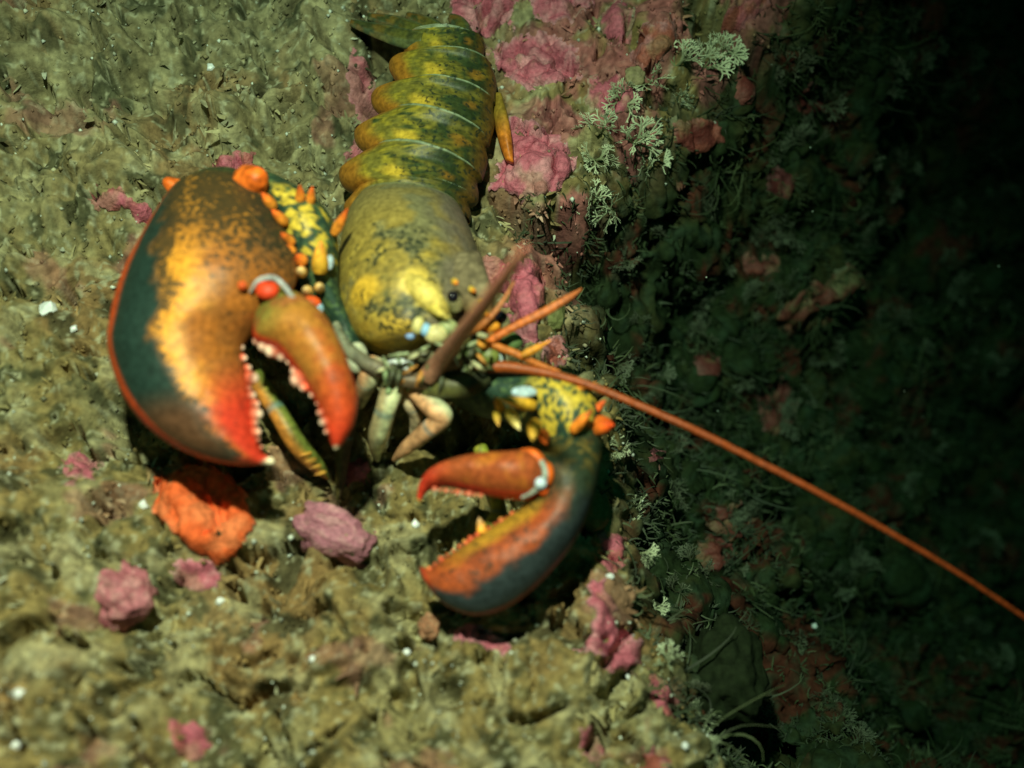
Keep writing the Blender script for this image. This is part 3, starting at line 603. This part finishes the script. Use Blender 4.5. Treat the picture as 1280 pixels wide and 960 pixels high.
# rows: far line L/R, widest L/R, near line L/R
SG = [((508,44),(596,46), (503,58),(606,62), (515,72),(616,82), .008,.016),
      ((515,72),(606,78), (486,84),(622,108),(512,112),(607,130), .010,.019),
      ((506,108),(605,128),(464,126),(618,152),(492,146),(599,182), .012,.024),
      ((488,144),(598,178),(443,172),(610,198),(470,192),(590,226), .013,.028),
      ((466,190),(590,224),(424,222),(603,242),(450,240),(582,256), .015,.031),
      ((448,234),(582,250),(430,262),(592,268),(452,284),(580,272), .016,.028)]
for k, (fl, fr, ml, mr_, nl, nr_, z, t) in enumerate(SG):
    z += .006; t *= .78
    rx = lambda yy: float(np.interp(yy, [40, 62, 82, 108, 150, 182, 225, 256, 275], [592, 606, 616, 621, 619, 613, 604, 594, 586]))
    fr = (rx(fr[1])+3, fr[1]); nr_ = (rx(nr_[1])-5, nr_[1]); mr_ = (rx(mr_[1]), mr_[1]); fl = (fl[0]-6, fl[1]); nl = (nl[0]-9, nl[1])
    st = [(fl[0]+10, fl[1], z, fr[0]-6, fr[1], z, t*.93, t*.5), (ml[0]+6, ml[1]-9, z-.004, mr_[0]-2, mr_[1]-12, z-.003, t*.98, t*.5),
          (ml[0], ml[1], z-.004, mr_[0], mr_[1], z-.003, t*1.0, t*.5), (ml[0]+5, ml[1]+12, z-.003, mr_[0]-1, mr_[1]+10, z-.002, t*1.0, t*.5),
          (nl[0], nl[1], z, nr_[0]+4, nr_[1], z, t*.96, t*.5)]
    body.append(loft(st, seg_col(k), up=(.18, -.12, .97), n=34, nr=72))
def fan_col(s, u, w, V):
    n = N3(V, 130, 470); c = mixc(np.tile([.16, .16, .035], (len(s), 1)), [.26, .13, .03], ss(.3, .9, s)); c = mixc(c, [.08, .09, .03], ss(0, .3, n)); c = mixc(c, [.15, .25, .20], ss(.42, .5, np.abs(u))*.2); return c*.6, np.full(len(s), .18)
for pts in [[(528,54),(500,47),(470,38),(438,28)],[(535,48),(512,38),(488,28),(460,20)],[(556,48),(540,36),(524,27),(508,18)],[(578,48),(576,36),(570,27),(562,20)]]:
    st = []
    for i, (a, b) in enumerate(pts):
        q = pts[min(i+1, 3)]; p0 = pts[max(i-1, 0)]; dx, dy = q[0]-p0[0], q[1]-p0[1]; l = math.hypot(dx, dy); wd = [10, 12, 9, 4][i]; zz = .016-.002*i
        st.append((a-dy/l*wd, b+dx/l*wd, zz, a+dy/l*wd, b-dx/l*wd, zz, [.006, .004, .003, .001][i], .002))
    body.append(loft(st, fan_col, n=24, nr=32))
# side flap standing off the right flank
body.append(loft([(616,118,.012,626,120,.010,.004,.003),(618,150,.012,634,148,.010,.006,.004),(624,178,.010,640,178,.009,.006,.004),(632,200,.008,642,204,.007,.003,.003)], grad([.22,.14,.02],[.62,.17,.02]), n=24, nr=24))
body.append(tube([P(492,338,.068),P(510,350,.072),P(530,366,.0735),P(546,380,.071),P(556,392,.066)], [.002,.0045,.0055,.0045,.002], lambda s, u, w, V: (mixc(np.tile([.36,.28,.06], (len(s), 1)), [.66,.52,.13], ss(.1, .6, s)), np.full(len(s), .08)), n=40, nr=24, flat=.8))
emit('body', body, M_shell, lob)
# -- rostrum (beak between the eyes) with small orange spines
def spine(parent, px, py, z, dx, dy, dz, L_, r, c0=(.55,.40,.06), c1=(.80,.16,.02), blunt=.25, name='spine'):
    p = P(px, py, z); d = Vector((dx, dy, dz)).normalized()
    if 'knob' not in name and name != 'tooth': r *= .74; blunt *= .4; L_ *= 1.15
    ps = [p-d*L_*.35, p, p+d*L_*.5, p+d*L_*.85, p+d*L_]
    return emit(name, [tube(ps, [r*.8, r, r*.72, r*(.18+blunt*.35), r*.05], grad(c0, c1, .55), n=16, nr=12)], M_shell, parent)
rost = emit('rostrum', [loft([(552,322,.058, 598,322,.048,.010,.01),(564,350,.065, 604,350,.057,.012,.01),(578,374,.068, 609,372,.061,.011,.01),(590,392,.067, 613,390,.063,.008,.008),(602,408,.064, 617,405,.062,.005,.005),(614,424,.060, 619,422,.060,.0015,.0015)],
      lambda s, u, w, V: (mixc(np.tile([.17,.14,.085], (len(s), 1)), [.34,.17,.05], ss(.3, .9, s))*_mot(V), np.full(len(s), .16)), n=40, nr=32)], M_shell, lob)
for a, b, z in [(568,352,.080),(590,362,.074),(600,376,.072),(607,392,.070),(592,392,.072)]: spine(rost, a, b, z, .2, -.5, .6, .006, .0022)
spine(lob, 540, 386, .072, .6, -.5, .3, .010, .003, (.5,.4,.08), (.62,.5,.12), name='brow_spine')
# -- eyes
def ball(name, px, py, z, r, m, parent, c=(.01,.01,.01), sq=(1, 1, 1)):
    nu, nv = 28, 18; V = []
    for j in range(nv+1):
        for i in range(nu):
            ph, a = math.pi*j/nv, 2*math.pi*i/nu; V.append((math.sin(ph)*math.cos(a)*r*sq[0], math.sin(ph)*math.sin(a)*r*sq[1], math.cos(ph)*r*sq[2]))
    V = np.array(V)+np.array(P(px, py, z))-np.array(LB)
    Fq = [(j*nu+i, (j+1)*nu+i, (j+1)*nu+(i+1) % nu, j*nu+(i+1) % nu) for j in range(nv) for i in range(nu)]
    return mesh_obj(name, V, Fq, m, parent=parent, col=np.tile(c, (len(V), 1)), msk=np.zeros((len(V), 3)))
for a, b, z, r in [(566, 371, .077, .0028), (626, 397, .060, .0032)]:
    e = ball('eye', a, b, z, r, M_eye, lob)
    emit('eyestalk', [tube([P(a+4, b+12, z-.008), P(a+2, b+6, z-.004), P(a, b+1, z-.0012)], [.0034, r*1.15, r*1.12], flat([.42,.40,.22]), n=10, nr=16)], M_soft, e)

# -- claws
def claw_col(s, u, w, V):
    n = N3(V, 70, 500); n2 = N3(V, 240, 510); un = u+.16*n+.05*n2
    c = np.tile([.34, .115, .020], (len(s), 1))
    c = mixc(c, [.24, .095, .025], ss(.2, -.2, n)*.6)
    ub = np.interp(s, [0, .15, .3, .42, .55, .7, .85, 1], [-.70, -.54, -.36, -.18, .0, .15, .22, .15]); vn = un-ub
    band = ss(-.12, .12, vn)*ss(.62, .28, vn)
    c = mixc(c, [.64, .27, .028], band*ss(.20, .36, s+.06*n)*ss(.74, .62, s+.05*n2))
    c = mixc(c, [.38, .17, .028], ss(-.1, .1, vn)*ss(.36, .16, s)*.9)
    c = mixc(c, [.015, .035, .029], ss(.09, -.13, vn)*ss(.06, .14, s)*ss(.98, .88, s))
    c = mixc(c, [.05, .045, .03], ss(.55, .8, un)*ss(.42, .25, s)*ss(.08, .2, s)*.7)
    c = mixc(c, [.14, .05, .02], ss(.62, .72, s)*ss(.95, .8, s)*ss(.35, -.1, un)*.65)
    c = mixc(c, [.55, .035, .018], ss(.62, .80, s+.10*u)*ss(.05, .6, u)*.95)
    c = mixc(c, [.60, .04, .02], ss(.88, .95, s)*.9)
    c = mixc(c, [.66, .075, .012], ss(-.76, -.84, u)*ss(.04, .12, s)*.95)
    c = mixc(c, [.62, .035, .015], ss(-.78, -.84, u)*ss(.55, .8, s)*.95)
    c = mixc(c, [.17, .20, .045], ss(.10, .045, s+.02*n))
    c = mixc(c, [.92, .82, .60], ss(.955, .98, s))
    m = .34*ss(.5, .12, s)*ss(-.1, .1, vn)+.33*ss(.28, .04, vn)*ss(-.15, .0, vn)+.10+.12*ss(.3, .6, vn)
    return c, np.where(w > 0, m, .05)
zc = .072
CL = [(240,222,.060, 300,214,.060,.010,.010),(216,240,.062, 330,230,.064,.020,.016),(190,280,.066, 350,266,.068,.028,.018),(167,320,zc, 364,304,.072,.032,.020),
      (150,360,zc, 372,342,.074,.033,.020),(140,398,zc, 352,384,.074,.031,.020),(137,436,zc, 306,428,.074,.027,.018),(148,480,.071, 306,464,.073,.023,.016),
      (170,518,.070, 314,498,.072,.020,.014),(205,550,.068, 318,528,.071,.017,.012),(250,572,.067, 322,550,.070,.013,.010),(300,582,.066, 328,566,.069,.008,.007),(344,579,.066, 341,574,.068,.001,.001)]
claw = emit('crusher_claw', [loft(CL, claw_col, n=190, nr=140, ex=1.12)], M_shell, lob); claw['label'] = 'larger claw, blunt toothed and teal, yellow and orange'
def fing_col(s, u, w, V):
    n = N3(V, 80, 520); c = np.tile([.36, .15, .026], (len(s), 1))
    c = mixc(c, [.17, .17, .035], ss(.22, .05, s+.05*n)); c = mixc(c, [.46, .060, .016], ss(.25, .6, s+.2*n)*.9)
    c = mixc(c, [.26, .07, .03], ss(.1, .5, n)*ss(.85, .5, s)*.6)
    c = mixc(c, [.66, .05, .02], np.maximum(ss(.55, .9, s), ss(.86, .95, np.abs(u)))*.95); c = mixc(c, [.95, .85, .62], ss(.925, .97, s))
    return c, .20*ss(.8, .4, s)*ss(.9, .5, np.abs(u))*(w > 0)+.03
DA = [(318,398,.084, 350,360,.084,.007,.010),(318,424,.086, 380,372,.086,.015,.012),(346,438,.086, 406,397,.085,.018,.013),(368,462,.085, 425,430,.084,.017,.012),
      (385,487,.083, 439,465,.082,.015,.011),(398,510,.081, 447,498,.080,.012,.010),(407,534,.079, 443,528,.078,.009,.008),(413,552,.077, 431,550,.077,.005,.005),(418,562,.076, 422,561,.076,.001,.001)]
fg = emit('movable_finger', [loft(DA, fing_col, n=110, nr=72)], M_shell, claw)
def tooth(parent, px, py, z, r, c=(.85,.72,.58), dx=1, dy=0):
    q = random.random(); c = tuple(a*(1-.5*q)+b*.5*q for a, b in zip(c, (.62, .10, .05))); rr = r*.00043*random.uniform(.5, 1.35)
    spine(parent, px, py, z, dx+random.uniform(-.3, .3), dy+random.uniform(-.3, .3), random.uniform(-.1, .3), rr*1.15, rr, (.60,.10,.05), c, .9, name='tooth')
for a, b, r in [(301,434,7),(304,447,8),(309,460,8),(313,473,8),(311,485,6),(314,494,7),(318,505,7),(319,517,7),(318,529,6),(319,540,6),(322,550,5),(327,559,4)]:
    tooth(claw, a-1, b, .074, r)
for a, b, r in [(322,424,7),(334,428,8),(344,436,9),(354,441,9),(363,450,8),(370,460,8),(377,470,9),(381,482,7),(390,492,5),(396,503,4),(401,514,4),(405,526,4),(409,538,4)]:
    tooth(claw, a+1, b+1, .084, r, dx=-.8, dy=-.6)
# joint: pale membrane ring with a red socket
emit('joint_membrane', [tube([P(312,366,.096),P(322,352,.100),P(340,347,.102),P(354,356,.101),P(366,372,.098),P(384,382,.092)],[.0004,.0010,.0012,.0011,.0010,.0006], flat([.36,.40,.43]), n=40, nr=12)], M_soft, claw)
ball('joint_knob', 334, 362, .098, .0050, M_shell, claw, (.62,.05,.015), (1, .9, .6))
ball('joint_knob', 303, 357, .100, .0020, M_shell, claw, (.70,.10,.02))
spine(claw, 313, 228, .078, .5, -.2, .7, .012, .0088, (.72,.15,.02), (.78,.14,.015), .9, name='wrist_knob')
spine(claw, 222, 236, .064, -.7, .3, .5, .008, .0050, (.70,.14,.02), (.78,.14,.015), .8, name='wrist_knob')
def cut_col(s, u, w, V):
    n = N3(V, 70, 540); n2 = N3(V, 230, 545); un = u+.22*n+.06*n2
    c = np.tile([.34, .065, .018], (len(s), 1))
    c = mixc(c, [.20, .045, .02], ss(0, .35, n)*.7)
    c = mixc(c, [.50, .27, .03], ss(-.55, -.85, u+.1*n)*ss(.15, .3, s)*ss(.8, .5, s)*.9)
    c = mixc(c, [.028, .040, .045], ss(-.22, .12, un-.1*s)*ss(.93, .84, s))
    c = mixc(c, [.026, .040, .022], ss(.40, .20, s+.08*n))
    c = mixc(c, [.22, .15, .03], ss(.12, .3, n2)*ss(.3, .1, s)*.5)
    c = mixc(c, [.40, .025, .02], ss(.84, .90, u)*ss(.25, .5, s)*.9)
    c = mixc(c, [.50, .04, .02], ss(.84, .93, s)*.9); c = mixc(c, [.88, .8, .6], ss(.985, .995, s))
    return c, .24*ss(.4, -.2, u)+.06
CR_ = [(676,536,.032, 738,528,.030,.014,.012),(668,558,.036, 749,552,.032,.020,.016),(656,584,.038, 749,582,.034,.024,.016),(662,606,.040, 741,614,.034,.024,.016),(654,630,.041, 730,646,.034,.023,.016),
       (640,643,.042, 714,678,.033,.022,.015),(615,659,.041, 690,712,.032,.020,.014),(590,675,.040, 660,742,.031,.018,.013),(567,691,.039, 628,762,.030,.015,.012),
       (548,703,.038, 592,769,.030,.012,.010),(535,709,.037, 558,757,.031,.009,.008),(526,709,.037, 536,735,.033,.005,.005),(523,707,.037, 526,714,.037,.001,.001)]
cut = emit('cutter_claw', [loft(CR_, cut_col, n=170, nr=120, ex=.95)], M_shell, lob); cut['label'] = 'smaller slimmer claw, dark with orange inner side'
def cf_col(s, u, w, V):
    n = N3(V, 80, 560); c = np.tile([.34, .075, .022], (len(s), 1)); c = mixc(c, [.46, .15, .02], ss(.0, .4, n)*ss(.7, .3, s)*.7)
    c = mixc(c, [.56, .035, .018], np.maximum(ss(.5, .85, s), ss(.84, .95, np.abs(u)))*.9); c = mixc(c, [.9, .6, .15], ss(.975, .99, s)); return c, np.full(len(s), .06)
CF = [(684,578,.050, 686,606,.050,.008,.008),(662,567,.053, 668,621,.053,.014,.010),(632,568,.054, 640,623,.054,.015,.010),(602,569,.053, 610,618,.053,.013,.010),
      (576,573,.052, 581,611,.052,.011,.009),(553,580,.051, 558,607,.051,.009,.008),(535,591,.050, 543,609,.050,.007,.006),(524,606,.048, 532,616,.048,.004,.004),(521,624,.047, 525,628,.047,.001,.001)]
cfg = emit('movable_finger', [loft(CF, cf_col, n=90, nr=60)], M_shell, cut)
for i in range(15):
    t = i/14; tooth(cut, 537+t*105, 711-t*66-4*math.sin(t*3.1), .040, 3.6, (.72,.16,.04) if i % 3 else (.8,.45,.1), -.5, .8)
for i in range(9):
    t = i/8; tooth(cut, 543+t*58, 611+t*8, .052, 3.0, (.62,.35,.25), 0, -1)
spine(cut, 602, 661, .042, -.2, .8, .2, .0045, .0030, (.8,.35,.05), (.9,.55,.3), .6, name='large_tooth')
emit('joint_membrane', [tube([P(655,572,.058),P(672,572,.062),P(681,588,.063),P(678,604,.061),P(664,616,.058),P(652,622,.056)],[.0005,.0012,.0014,.0018,.0012,.0007], flat([.26,.31,.28]), n=40, nr=12)], M_soft, cut)
ball('joint_knob', 676, 604, .063, .0026, M_soft, cut, (.55,.70,.85)); ball('joint_knob', 684, 592, .060, .0030, M_shell, cut, (.70,.13,.015), (1,1.8,1)); ball('joint_knob', 679, 613, .058, .0024, M_shell, cut, (.70,.10,.015))
emit('joint_rim', [tube([P(640,571,.056),P(655,566,.060),P(668,569,.062),P(678,580,.061),P(686,592,.058)],[.0008,.0020,.0026,.0022,.001], flat([.74,.14,.02]), n=30, nr=12)], M_shell, cut)
# -- arms carrying the claws: dark green with yellow blotches
def arm_col(seed, y0=.15, y1=.95):
    def f(s, u, w, V):
        n = N3(V, 120, seed, 3); n2 = N3(V, 330, seed+5, 2)
        c = np.tile([.022, .050, .034], (len(s), 1)); c = mixc(c, [.07, .12, .05], ss(.1, .4, n2))
        sp = ss(.10, .20, N3(V, 300, seed+9, 1)+.10*ss(.3, .75, np.abs(u)))
        y = (1-sp)*ss(.02, .10, n*.7+.25*n2+.45*ss(.85, .2, np.abs(u))-.12)*ss(y0-.1, y0+.05, s)*ss(y1+.05, y1-.05, s)
        c = mixc(c, [.58, .42, .05], y*(w > -.2)); return c, np.full(len(s), .03)
    return f
arm1 = emit('claw_arm', [loft([(428,452,.030, 470,470,.030,.014,.014),(412,415,.036, 452,420,.034,.016,.016),(388,380,.044, 428,375,.042,.018,.016),(366,335,.054, 424,330,.052,.018,.016),
        (350,300,.060, 422,298,.058,.019,.016),(338,268,.062, 412,268,.060,.018,.015),(318,240,.062, 385,244,.060,.015,.012),(300,222,.060, 350,222,.060,.010,.010)], arm_col(600, .42, .84), n=110, nr=64)], M_shell, lob)
for a, b, z, dx, dy, L_, r, w_ in [(375,248,.078,.1,.3,.007,.0032,0),(388,250,.076,.2,.3,.007,.0030,0),(338,254,.080,-.3,.1,.007,.0038,0),(352,274,.080,-.4,.1,.007,.0036,0),(362,300,.078,-.4,0,.006,.0030,0),
        (377,325,.074,-.2,-.2,.006,.0040,0),(377,340,.072,0,-.3,.006,.0036,1),(399,360,.064,.2,-.3,.006,.0034,1),(384,364,.066,0,-.3,.006,.0036,1),(422,284,.072,.5,.4,.010,.0034,0),(364,312,.076,-.4,0,.005,.0028,0)]:
    spine(arm1, a, b, z, dx, dy, .8, L_, r, *(((.75,.45,.12), (.85,.62,.30)) if w_ else ((.72,.25,.03), (.80,.12,.02))), .7)
spine(arm1, 400, 328, .074, .1, .2, .7, .012, .0056, (.72,.36,.03), (.78,.28,.04), .9) if False else spine(arm1, 400, 330, .074, .1, .5, .7, .010, .0052, (.72,.40,.04), (.78,.28,.04), .8)
ball('joint_knob', 412, 328, .070, .0020, M_soft, arm1, (.35,.46,.55), (1, 2.0, 1))
ball('joint_knob', 396, 386, .066, .0032, M_soft, arm1, (.35,.62,.85)); ball('joint_knob', 388, 379, .068, .0034, M_shell, arm1, (.75,.10,.02), (1.4, 1, 1))
arm2 = emit('claw_arm', [loft([(560,500,.024, 575,455,.030,.014,.014),(600,520,.026, 610,462,.032,.018,.016),(640,528,.030, 650,466,.034,.020,.018),(668,548,.034, 690,466,.036,.023,.018),
        (682,562,.036, 728,484,.036,.023,.018),(690,572,.036, 748,512,.036,.020,.016),(694,578,.036, 748,545,.034,.014,.012)], arm_col(620, .44, .88), n=110, nr=64)], M_shell, lob)
for a, b, z, dx, dy, L_, r, c0, c1 in [(656,505,.062,-.9,.0,.012,.0040,(.70,.38,.03),(.85,.55,.15)),(640,520,.056,.3,-.8,.010,.0036,(.70,.52,.08),(.9,.75,.35)),(668,534,.060,-.1,-.8,.009,.0044,(.75,.40,.04),(.85,.50,.08)),
        (621,520,.050,.1,-.8,.007,.0026,(.6,.4,.05),(.75,.4,.1)),(680,545,.058,.1,-.6,.007,.0036,(.7,.15,.02),(.8,.14,.02)),(718,488,.054,.8,.1,.010,.0026,(.6,.2,.03),(.8,.25,.03)),
        (722,532,.058,.5,.4,.009,.0036,(.7,.2,.02),(.8,.16,.02)),(744,512,.048,.5,.3,.006,.0030,(.7,.12,.02),(.75,.1,.02)),(748,532,.046,.35,-.2,.010,.0068,(.68,.16,.02),(.75,.07,.01)),
        (625,508,.052,-.2,.2,.006,.0030,(.5,.3,.04),(.6,.3,.04))]:
    spine(arm2, a, b, z, dx, dy, .5, L_, r, c0, c1, .55)
ball('joint_knob', 655, 490, .062, .0034, M_soft, arm2, (.40,.55,.66), (1.7, .8, .6))
# -- head front: mouthparts and base plates
mp = []
def bit(px, py, z, r, c, sq=(1, 1, 1), nm='mouthpart'): ball(nm, px, py, z, r, M_soft, lob, c, sq)
for a, b, z, r, c, sq in [(500,457,.052,.0042,(.55,.60,.62),(1.8,.8,.8)),(522,404,.068,.0040,(.55,.50,.20),(.9,1.4,1)),(532,412,.068,.0026,(.25,.48,.75),(1,1.3,1)),(545,418,.066,.0046,(.55,.50,.24),(1.2,1,1)),
        (560,410,.066,.0040,(.26,.30,.14),(1.2,1,1)),(513,418,.064,.0026,(.25,.40,.75),(1,1,1)),(575,424,.064,.0040,(.22,.24,.08),(1.2,1,1)),(528,446,.056,.0042,(.14,.14,.08),(1.6,.7,1)),
        (552,462,.052,.0046,(.10,.08,.04),(1.4,1,1)),(592,438,.060,.0040,(.12,.18,.06),(1.3,1,1)),(612,446,.058,.0036,(.18,.22,.05),(1.3,1,1)),(537,478,.046,.0045,(.06,.05,.02),(1.4,1,1)),
        (606,430,.062,.0030,(.72,.18,.02),(1,1,1)),(613,402,.062,.0026,(.75,.3,.05),(1,1,1)),(614,408,.064,.0032,(.80,.32,.03),(1.3,.8,1)),(603,428,.066,.0024,(.85,.35,.05),(1,1.2,1)),
        (640,427,.050,.0044,(.10,.17,.06),(1.2,1,1)),(622,450,.054,.0026,(.45,.60,.62),(1,1.2,1)),(446,447,.050,.0052,(.45,.48,.36),(1,1.5,1)),(586,470,.046,.0060,(.03,.04,.015),(1.6,1.2,1)),
        (560,452,.056,.0050,(.25,.16,.10),(1.3,1,1))]: bit(a, b, z, r, c, sq)
emit('mouth_leg', [tube([P(420,405,.050),P(430,430,.053),P(452,450,.054),P(480,464,.054),P(520,476,.052),P(556,474,.050)],[.0020,.0030,.0034,.0038,.0040,.0040], grad([.16,.17,.12],[.13,.09,.055]), n=50, nr=16)], M_soft, lob)
emit('mouth_leg', [tube([P(610,470,.050),P(585,480,.050),P(560,482,.050),P(530,488,.046)],[.004,.006,.006,.004], grad([.03,.035,.015],[.10,.10,.03]), n=40, nr=16)], M_soft, lob)
rm = random.Random(4)
for i in range(46):
    a, b = rm.uniform(478, 618), 0; b = 470-(a-478)*.22+rm.uniform(-40, 18)
    if a < 520 and b < 436: b += 26
    z = .068-.0004*max(b-430, 0)+rm.uniform(-.004, .004); an = rm.uniform(.2, 3.0); L_ = rm.uniform(11, 27); rr = rm.uniform(.0006, .0013)
    cc = rm.choice([(.42,.50,.48), (.50,.50,.30), (.20,.28,.14), (.10,.12,.05), (.10,.12,.05), (.55,.25,.06), (.28,.34,.20), (.06,.07,.04)])
    emit('mouthpart', [tube([P(a, b, z), P(a+math.cos(an)*L_*.5, b+math.sin(an)*L_*.5, z+.002), P(a+math.cos(an)*L_, b+math.sin(an)*L_, z-.003)], [rr, rr*1.15, rr*.4], flat(cc), n=12, nr=10)], M_soft, lob)
# -- walking legs, each one mesh with swollen joints and banding
def leg(pts, rad, ca, cb, joints, band=(.05,.16,.20)):
    def f(s, u, w, V):
        c = mixc(np.tile(ca, (len(s), 1)).astype(float), cb, ss(.2, .75, u*.5+.5)*.9)
        for j in joints: c = mixc(c, band, ss(.022, .008, np.abs(s-j))*.6)
        c = c*_mot(V)
        return c, np.full(len(s), .0)
    rr = [P(a, b, z) for a, b, z in pts]; rad = [q*.84 for q in rad]
    emit('walking_leg', [tube(rr, rad, f, n=70, nr=20)], M_soft, lob)
leg([(470,450,.046),(462,470,.046),(455,488,.034),(450,505,.018)], [.005,.006,.005,.003], (.50,.50,.32), (.50,.24,.12), [.45])
leg([(492,466,.044),(490,485,.046),(482,512,.044),(474,540,.032),(470,560,.018),(472,575,.004)], [.0050,.0062,.0056,.0058,.0040,.0014], (.52,.56,.34), (.34,.26,.14), [.12,.42])
leg([(508,470,.040),(520,488,.042),(545,512,.044),(552,522,.042),(532,540,.034),(508,560,.020),(492,575,.008)], [.0045,.0055,.0062,.0058,.0050,.0040,.0012], (.52,.56,.36), (.60,.28,.14), [.62])
leg([(500,478,.036),(512,500,.034),(520,520,.026),(516,548,.010)], [.004,.005,.004,.002], (.50,.25,.12), (.55,.45,.30), [.5])
leg([(300,440,.030),(326,482,.036),(350,520,.036),(372,556,.030),(396,582,.018),(410,598,.008)], [.005,.0052,.0052,.0055,.0044,.0010], (.13,.16,.03), (.48,.17,.03), [.35])
leg([(440,470,.030),(436,520,.024),(428,570,.012),(424,625,.002)], [.005,.005,.0042,.0015], (.09,.05,.03), (.10,.08,.02), [.5])
leg([(600,560,.020),(615,600,.022),(622,640,.020),(606,664,.016),(590,690,.004)], [.004,.0045,.004,.003,.001], (.22,.26,.03), (.30,.28,.04), [.5])
for i in range(4): spine(lob, 385+i*6, 567+i*8, .030, -.6, -.3, .3, .004, .0011, (.5,.25,.04), (.5,.2,.04), name='leg_hair_tuft')
# -- antennae
def ant_col(a, b, ringed=True):
    def f(s, u, w, V):
        c = mixc(np.tile(a, (len(s), 1)).astype(float), b, s)
        if ringed: c = c*(1+.12*np.sin(s*900))[:, None]
        return c, np.zeros(len(s))
    return f
AP = [(590,462,.052),(614,458,.054),(660,462,.056),(720,476,.058),(800,507,.058),(880,543,.056),(960,583,.052),(1040,625,.048),(1120,670,.042),(1200,718,.036),(1300,785,.028),(1420,870,.020),(1540,960,.012)]
emit('long_antenna', [tube([P(*p) for p in AP], [.0032,.0030,.0023,.0019,.0017,.0016,.0015,.0014,.0013,.0011,.0010,.0008,.0005], ant_col((.30,.065,.010), (.30,.042,.007)), n=400, nr=12)], M_soft, lob)
emit('long_antenna', [tube([P(535,470,.056),P(553,448,.068),P(575,420,.100),P(600,388,.140),P(628,350,.180),P(648,322,.210),P(657,308,.222)],[.0046,.0042,.0036,.0030,.0025,.0019,.0006], ant_col((.26,.13,.08), (.60,.24,.18)), n=120, nr=16)], M_soft, lob)['label'] = 'thick pinkish antenna raised towards the viewer'
emit('antennule', [tube([P(612,426,.060),P(640,410,.064),P(680,390,.068),P(710,373,.070),P(727,361,.070)],[.0020,.0019,.0022,.0017,.0004], ant_col((.55,.13,.02), (.52,.15,.05)), n=80, nr=12)], M_soft, lob)
emit('antennule', [tube([P(580,420,.064),P(604,405,.070),P(625,382,.074),P(643,352,.076)],[.0015,.0015,.0012,.0005], ant_col((.40,.12,.02), (.42,.15,.06)), n=60, nr=12)], M_soft, lob)
emit('antennule', [tube([P(613,430,.058),P(640,440,.056),P(665,452,.054),P(700,465,.052)],[.0018,.0018,.0016,.0010], ant_col((.55,.16,.02), (.45,.12,.02)), n=60, nr=12)], M_soft, lob)
spine(lob, 662, 440, .058, .8, .4, .2, .010, .0026, (.75,.30,.03), (.85,.30,.03), name='antenna_scale')
